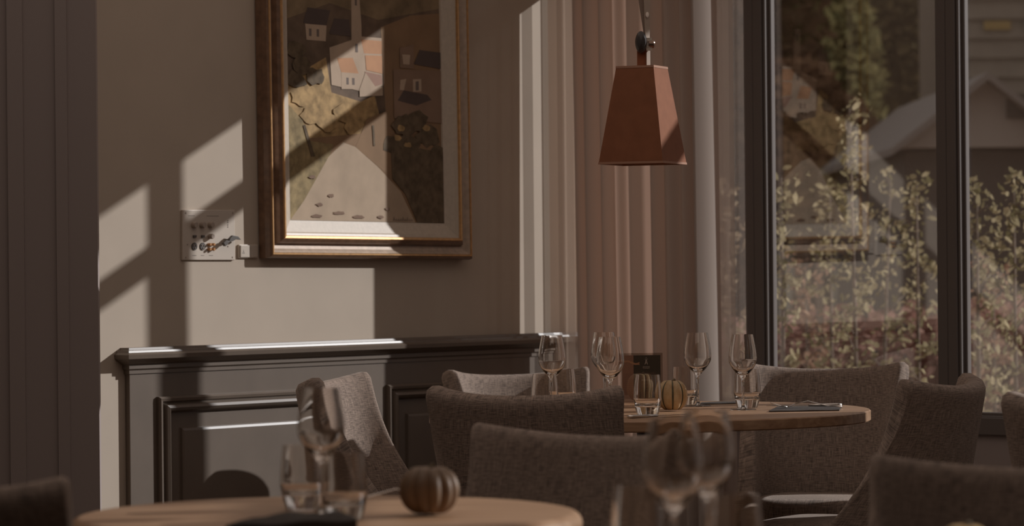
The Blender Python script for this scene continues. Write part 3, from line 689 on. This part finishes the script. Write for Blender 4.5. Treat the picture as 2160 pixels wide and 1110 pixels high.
# ------------------------------------------------------------------ menu holder
def menu():
    d = 9.02; px = d / FOC; c = at(1355, d, TZ, 860)
    root = thing('menu_holder', 'clear menu stand with a dark printed card on the set table', 'menu', c, rad(6))
    acr = pane_mat('clear_acrylic', .15, (.97, .95, .93))
    Wd, H = 88 * px, .148
    k = MB(); k.box(-Wd / 2, Wd / 2, -.002, -.0005, .003, H); k.box(-Wd / 2, Wd / 2, .0005, .002, .003, H); k.box(-Wd / 2, Wd / 2, -.045, .04, 0, .003); k.build('stand', acr, root)
    dark = plain('menu_dark', (.13, .115, .095), .7); tan = plain('menu_tan', (.42, .24, .17), .7); wht = plain('menu_white', (.75, .68, .6), .7); soft = plain('menu_soft', (.30, .19, .15), .7); orange = plain('menu_orange', (.62, .34, .20), .7)
    L0 = -Wd / 2 + 26 * px
    k = MB(); k.box(-Wd / 2 + .003, Wd / 2 - .006, -.0004, .0004, .012, H - .006, mi=0)
    k.box(-Wd / 2 + .003, L0, -.0007, -.0003, .012, H - .006, mi=1)
    cd = k.build('card', [dark, tan], root)
    k = MB(); y = -.0009
    def quad(x0, x1, z0, z1, mi): k.poly([(x0, y, z0), (x1, y, z0), (x1, y, z1), (x0, y, z1)], mi)
    # emblem: a tall letter A with an ermine mark above
    ex = L0 + 27 * px; eb = H - 24 * px
    def stroke(x0, z0, x1, z1, w, mi=0):
        dx, dz = x1 - x0, z1 - z0; l = math.hypot(dx, dz); nx, nz = -dz / l * w / 2, dx / l * w / 2
        k.poly([(x0 + nx, y, z0 + nz), (x1 + nx, y, z1 + nz), (x1 - nx, y, z1 - nz), (x0 - nx, y, z0 - nz)], mi)
    u = px
    stroke(ex - 2.6 * u, eb, ex - .2 * u, eb + 9.5 * u, 1.1 * u); stroke(ex + 2.6 * u, eb, ex + .2 * u, eb + 9.5 * u, 1.1 * u); stroke(ex - 1.6 * u, eb + 3 * u, ex + 1.6 * u, eb + 3 * u, .9 * u)
    stroke(ex, eb + 9 * u, ex, eb + 11 * u, .9 * u)
    for dx, dz in ((-2, 11), (2, 11), (0, 14)): stroke(ex + (dx - .6) * u, eb + dz * u, ex + (dx + .6) * u, eb + dz * u, 1.3 * u)
    stroke(ex - 7 * u, eb - 8.6 * u, ex + 7 * u, eb - 8.6 * u, .35 * u)
    # small lines of print
    for row, (zz, x0, x1, hh) in enumerate(((eb - 20 * u, -21, 20, 2.6), (eb - 26 * u, -8, 8, 1.4), (eb - 37 * u, -16, 16, 2.4), (eb - 44 * u, -12, 12, 1.6), (eb - 51 * u, -17, 16, 1.6), (eb - 57 * u, -14, 12, 1.6), (eb - 63 * u, -10, 10, 1.6))):
        x = x0
        while x < x1:
            wdt = random.uniform(.8, 1.5); stroke(ex + x * u, zz, ex + (x + wdt * .6) * u, zz + hh * u, .55 * u, 0 if row in (2,) else 2); x += wdt + (1.4 if random.random() < .15 else .35)
    for r_ in range(14):
        x = -Wd / 2 + .005; zz = H - (44 + r_ * 4) * u
        while x < L0 - .004: wdt = random.uniform(1, 2.4) * u; stroke(x, zz, x + wdt, zz, .8 * u, 2); x += wdt + .8 * u
    # a curling tentacle printed across both halves
    pts = [(-Wd / 2 + (2 + t * 34) * u, H - (20 - 3 * math.sin(t * 5.5)) * u) for t in [q / 12 for q in range(13)]]
    for (xa, za), (xb, zb) in zip(pts, pts[1:]): y -= .00001; stroke(xa, za, xb + .4 * u, zb, 4.0 * u, 1)
    for dz in (-3, 0, 3): stroke(pts[-1][0] - u, pts[-1][1], pts[-1][0] + 2.6 * u, pts[-1][1] + dz * u, 1.6 * u, 1)
    k.build('print', [wht, orange, soft], cd)
    cu = bpy.data.curves.new('lettering', 'FONT'); cu.body = 'AR DOEN'; cu.size = 4.6 * u; cu.align_x = 'CENTER'; cu.extrude = .00005
    t0_ = bpy.data.objects.new('lettering_outline', cu); COL.objects.link(t0_); bpy.context.view_layer.update()
    tm = bpy.data.meshes.new_from_object(t0_.evaluated_get(bpy.context.evaluated_depsgraph_get())); bpy.data.objects.remove(t0_)
    tx = bpy.data.objects.new('lettering', tm); COL.objects.link(tx); tm.materials.clear(); tm.materials.append(wht); tx.parent = cd; tx.location = (ex, -.0011, eb - 7 * u); tx.rotation_euler = (rad(90), 0, 0); tx.scale = (.75, 1, 1)
menu()

# ------------------------------------------------------------------ napkins and cutlery
def napkin(label, pts, z=TZ, h=.0035, fold=True, grp='black napkins'):
    c = sum((Vector(p) for p in pts), Vector()) / len(pts); c.z = z
    k = MB(); n = 14
    def q(a, b): 
        p = (Vector(pts[0]) * (1 - a) + Vector(pts[1]) * a) * (1 - b) + (Vector(pts[3]) * (1 - a) + Vector(pts[2]) * a) * b
        return p - c
    top = {}
    for i in range(n + 1):
        for j in range(n + 1):
            p = q(i / n, j / n); e = min(i, n - i, j, n - j) / n
            hz = h * (.45 + .55 * min(1, e * 6)) * (1 + .25 * math.sin(i * .9) * math.cos(j * .7)) + (h * .5 if fold and j < n * .45 else 0)
            top[i, j] = k.vert((p.x, p.y, hz))
    for i in range(n):
        for j in range(n): k.face((top[i, j], top[i + 1, j], top[i + 1, j + 1], top[i, j + 1]))
    edge = [(i, 0) for i in range(n)] + [(n, j) for j in range(n)] + [(i, n) for i in range(n, 0, -1)] + [(0, j) for j in range(n, 0, -1)]
    low = [k.vert((k.v[top[e]][0], k.v[top[e]][1], .0002)) for e in edge]
    for a in range(len(edge)):
        b = (a + 1) % len(edge); k.face((top[edge[a]], top[edge[b]], low[b], low[a]))
    k.face(low)
    o = k.build('napkin', NAPKIN, smooth=True, loc=c, auto=50); tag(o, label, 'napkin', grp); return o
def tp(px_, d): return at(px_, d, TZ, 860)
napkin('folded black napkin under a fork and knife at the window side of the set table', [tp(1622, 8.62), tp(1770, 8.66), tp(1778, 8.95), tp(1640, 8.93)])
napkin('black napkin lying behind the two rear wine glasses near the curtain edge', [tp(1478, 9.10), tp(1588, 9.14), tp(1590, 9.26), tp(1480, 9.24)])
napkin('puffed black napkin in front of the blurred tumblers', [at(470, 4.84, TZ), at(748, 4.93, TZ), at(735, 5.05, TZ), at(610, 5.08, TZ)], h=.016)
def fork(label, loc, ang, bow=.012, tilt=0.0):
    root = thing('fork', label, 'fork', loc, ang, 'forks')
    k = MB(); k.tube([(0, 0, .003), (.04, 0, .005), (.09, 0, .006 + bow), (.125, 0, .004 + bow * .6)], [.0045, .0035, .0022, .003], 8, flat=.5); k.build('handle', STEEL, root, smooth=True)
    k = MB(); k.tube([(.123, 0, .004 + bow * .6), (.135, 0, .002 + bow * .3), (.148, 0, .003)], [.003, .010, .011], 10, flat=.18)
    for q in (-1.5, -.5, .5, 1.5): k.tube([(.146, q * .006, .003), (.165, q * .0058, .006), (.19, q * .0055, .014)], [.0018, .0016, .001], 6)
    k.build('tines', STEEL, root, smooth=True); return root
def knife(label, loc, ang, flip=1):
    root = thing('knife', label, 'knife', loc, ang, 'knives')
    k = MB(); k.tube([(0, 0, .005), (.012, 0, .005), (.05, 0, .005), (.09, 0, .005)], [.0055, .0068, .006, .0045], 10, flat=.7); k.build('handle', STEEL, root, smooth=True)
    k = MB(); k.prism([(.088, -.004), (.10, -.008), (.18, -.009), (.205, .002), (.19, .006), (.088, .005)], .0042, .0058, lambda a, b, h: (a, b, h)); k.build('blade', STEEL, root); return root
q = tp(1776, 8.72); fork('steel fork with raised tines on the folded black napkin', (q.x, q.y, TZ + .006), rad(180 - 4))
q = tp(1775, 8.80); knife('steel knife beside the raised fork on the folded black napkin', (q.x, q.y, TZ + .005), rad(180 + 6))
q = tp(1325, 8.34); knife('steel knife beside the tumbler that stands before the menu card', (q.x, q.y, TZ), rad(32))
q = at(720, 5.53, TZ); fork('fork at the far rim of the pumpkin table behind the blurred tumblers', (q.x, q.y, TZ), rad(14))

# ------------------------------------------------------------------ outside
GROUND = plain('garden_soil', (.26, .17, .125), .95, noise=.3, nscale=3)
m = MB(); m.poly([(-30, 13.2, -.02), (60, 13.2, -.02), (60, 90, -.02), (-30, 90, -.02)]); m.poly([(3.4, -20, -.021), (60, -20, -.021), (60, 13.2, -.021), (3.4, 13.2, -.021)]); m.poly([(.4, 11.6, -.021), (3.4, 9.2, -.021), (3.4, 13.2, -.021), (.4, 13.2, -.021)])
struct(m.build('ground', GROUND))
def leaves(k, c, r, n, size, flat=1.0, hollow=.3):
    for _ in range(n):
        while True:
            v = Vector((random.uniform(-1, 1), random.uniform(-1, 1), random.uniform(-1, 1)))
            if hollow < v.length < 1: break
        p = Vector((c[0] + v.x * r[0], c[1] + v.y * r[1], c[2] + v.z * r[2]))
        a = Vector((random.gauss(0, 1), random.gauss(0, 1), random.gauss(0, 1))).normalized(); b = a.orthogonal().normalized(); nn = a.cross(b)
        s_ = size * random.uniform(.6, 1.3)
        k.poly([p - a * s_, p - a * s_ * .3 - b * s_ * .6 + nn * s_ * .12, p + a * s_ * .5 - b * s_ * .5 + nn * s_ * .1, p + a * s_, p + a * s_ * .5 + b * s_ * .5 + nn * s_ * .1, p - a * s_ * .3 + b * s_ * .6 + nn * s_ * .12])
hill = MB(); nx, nz = 40, 10; ids = {}
for i in range(nx + 1):
    for j in range(nz + 1):
        x = -20 + 60 * i / nx; ids[i, j] = hill.vert((x, 58 + j * 3.0 + random.uniform(-.7, .7), -.1 + j * 2.0 + (random.uniform(-.5, .5) if j else 0)))
for i in range(nx):
    for j in range(nz): hill.face((ids[i, j], ids[i + 1, j], ids[i + 1, j + 1], ids[i, j + 1]))
struct(hill.build('hillside', plain('wooded_hill', (.10, .085, .06), .95, noise=.5, nscale=1.2), smooth=True))
BARK = plain('bark', (.2, .15, .115), .9, noise=.3, nscale=30)
def tree(label, px_, d, py_c, rx, rz, c1, c2, n=6500, size=.085, clumps=11):
    p = at(px_, d, None, py_c); root = thing('tree', label, 'tree', (p.x, p.y, 0), 0, 'trees behind the garden')
    k = MB()
    for i in range(clumps):
        a = random.uniform(0, 6.28); rr = random.uniform(0, .65)
        leaves(k, (rx * rr * math.cos(a), rx * .7 * rr * math.sin(a), p.z + rz * random.uniform(-.6, .6)), (rx * .55, rx * .5, rz * .5), n // clumps, size, hollow=0)
    k.build('crown', leaf_mat('leaves', c1, c2), root)
    k = MB(); k.tube([(0, 0, 0), (.1, 0, p.z * .5), (0, 0, p.z)], [.22, .16, .08], 8); k.build('trunk', BARK, root, smooth=True)
tree('tall olive green tree seen at the top of the middle window', 1690, 40, 40, 1.0, 2.2, (.13, .12, .055), (.26, .22, .10))
tree('large dark evergreen filling the top of the middle window', 1845, 46, 60, 1.5, 3.0, (.05, .046, .033), (.09, .08, .055), n=11000, size=.1)
tree('red-brown autumn tree in the middle window, below the olive tree', 1705, 34, 290, .8, 1.0, (.22, .13, .08), (.34, .22, .13))
tree('yellow-brown tree beside the dark window post near the gabled house', 1945, 42, 130, .7, 1.8, (.14, .12, .06), (.26, .21, .11), n=4500)
tree('dull green tree behind the leading edge of the curtain', 1530, 36, 180, 1.0, 2.6, (.17, .12, .075), (.30, .2, .13))
tree('dark tree behind the gabled house in the last window', 2200, 44, 330, 1.4, 2.2, (.07, .06, .045), (.13, .11, .075))
# gabled house
def house():
    d = 27.0
    P = lambda x, y, dd=0: at(x, d + dd, None, y)
    o = at(2030, d, 0)
    root = thing('gabled_house', 'pale grey gabled house beyond the garden in the last two windows', 'house', (o.x, o.y, 0))
    Q = lambda v: Vector(v) - Vector((o.x, o.y, 0))
    wl = plain('pale_render', (.34, .31, .28), .9); dk = plain('dark_boards', (.10, .085, .075), .9); rf = plain('slate', (.2, .18, .165), .7)
    L_, R_, T_ = at(1890, d, None, 312), at(2262, d, None, 312), at(2076, d, None, 166)
    k = MB(); y0, y1 = d, d + 6
    tri = [(L_.x, L_.z), (R_.x, L_.z), (T_.x, T_.z)]
    k.prism(tri, y0, y1, lambda a, b, h: Q((a, h, b))); k.build('gable_wall', wl, root)
    k = MB(); k.box(L_.x + .1, R_.x - .1, y0 + .25, y1, 0, L_.z - .02, lambda a, b, c: Q((a, b, c))); k.build('lower_wall', dk, root)
    for sx, e in ((1, L_), (-1, R_)):
        k = MB(); ov = .08
        dx, dz = e.x - T_.x, e.z - T_.z; l = math.hypot(dx, dz); ux, uz = dx / l, dz / l
        A = (T_.x, T_.z); B = (e.x + ux * ov, e.z + uz * ov)
        k.prism([(A[0], A[1] - .02), (B[0], B[1] - .02), (B[0], B[1] + .04), (A[0], A[1] + .045)], y0 - .25, y1, lambda a, b, h: Q((a, h, b))); k.build('roof', rf, root)
    k = MB(); a, b = at(2122, d, None, 172), at(2160, d, None, 250); k.box(a.x, b.x + .3, y0 - .05, y0 + .02, b.z, a.z - .1, lambda x, y, z: Q((x, y, z))); k.build('window', dk, root)
house()
def barn():
    d = 33.5; root_p = at(2150, d, 0); root = thing('boarded_building', 'grey horizontally boarded building above the gabled house', 'building', (root_p.x, d, 0))
    bd = plain('grey_boards', (.21, .185, .15), .85, noise=.1, nscale=4); x0 = at(2036, d).x - root_p.x; x1 = 5.0
    k = MB(); z = 0.0; k.box(x0 + .05, x1, .05, 4, 0, 5.2)
    zt = 5.2; z = 2.4
    while z < zt: k.prism([(0.05, z), (-.07, z), (-.02, z + .2), (.05, z + .2)], x0, x1, lambda a, b, h: (h, a, b)); z += .2
    k.build('boarding', bd, root)
    k = MB(); a = at(2065, d, None, 46).z; b = at(2065, d, None, 64).z; xa = at(2078, d).x - root_p.x
    k.box(xa, xa + .27, -.09, -.02, b, a); k.build('yellow_sign', plain('yellow_sign', (.30, .22, .08), .8), root)
    k = MB(); k.box(xa + .42, xa + .62, -.09, -.02, b, a); k.build('grey_sign', plain('grey_sign', (.3, .28, .26), .8), root)
barn()
# red hedge
k = MB(); leaves(k, (3.2, 18.6, .42), (3.2, .45, .5), 7000, .05, hollow=0); k.box(.4, 6.2, 18.5, 18.9, 0, .55)
tag(k.build('red_hedge', leaf_mat('red_leaves', (.30, .15, .12), (.48, .30, .24))), 'low red-leaved hedge across the garden outside the windows', 'hedge')
k = MB(); p_ = at(1728, 17.4, 0); k.box(-.018, .018, -.018, .018, 0, 1.25); tag(k.build('garden_post', plain('post_wood', (.22, .18, .15), .8), loc=p_), 'dark square post among the saplings in the middle window', 'post')
def sapling(label, px_, d, ytop, n, spread, c1, c2, lean=0.0, size=.017, low=.1):
    p = at(px_, d, 0); top = at(px_, d, None, ytop).z
    root = thing('sapling', label, 'shrub', (p.x, p.y, 0), 0, 'young shrubs outside the windows')
    k = MB(); k.tube([(0, 0, 0), (lean * .3, 0, top * .5), (lean, 0, top)], [.012, .009, .003], 7)
    kb = MB()
    for i in range(16):
        z = top * (low + (1 - low) * (i + .5) / 16); a = random.uniform(0, 6.28); ln = spread * (1.15 - .75 * i / 16) * random.uniform(.6, 1.1)
        b0 = Vector((lean * (z / top) ** 1.5, 0, z)); e = b0 + Vector((math.cos(a) * ln, math.sin(a) * ln, ln * .7))
        k.tube([b0, (b0 + e) / 2 + Vector((0, 0, .01)), e], [.004, .003, .0015], 5)
        for f in range(n // 16):
            t = random.uniform(.2, 1.05); c = b0 + (e - b0) * t + Vector((random.gauss(0, .03), random.gauss(0, .03), random.gauss(0, .03)))
            leaves(kb, c, (.01, .01, .01), 1, size * random.uniform(.7, 1.4), hollow=0)
    k.build('stem', BARK, root, smooth=True); kb.build('foliage', leaf_mat('shrub_leaves', c1, c2), root)
GL = ((.15, .13, .06), (.66, .57, .36))
sapling('leafy shrub at the curtain edge behind the tumbler, outside the first window', 1535, 14.0, 385, 420, .16, (.22, .16, .10), (.5, .4, .27))
sapling('leafy shrub just beside the first window post', 1650, 13.6, 375, 420, .13, *GL)
sapling('tallest sapling, its pale top in the centre of the middle window', 1805, 14.2, 228, 360, .16, *GL, lean=-.02, low=.3)
sapling('leafy sapling next to the tallest one, in the middle window', 1858, 15.3, 370, 300, .17, *GL, lean=.05)
sapling('yellowing shrub in the middle of the window above the shaded chair', 1752, 15.5, 395, 420, .18, *GL)
sapling('shrub against the second window post, on its inner side', 1935, 14.4, 385, 460, .18, *GL)
sapling('leafy shrub beside the second window post in the last window', 2062, 13.8, 390, 460, .15, *GL)
sapling('dense shrub at the picture edge in the last window', 2140, 13.4, 375, 520, .18, *GL)
sapling('reddish shrub low between the saplings in the middle window', 1700, 16.4, 560, 420, .2, (.30, .17, .11), (.5, .34, .24))
sapling('reddish shrub behind the sideways chair in the last window', 2095, 14.8, 560, 420, .2, (.30, .17, .11), (.5, .34, .24))
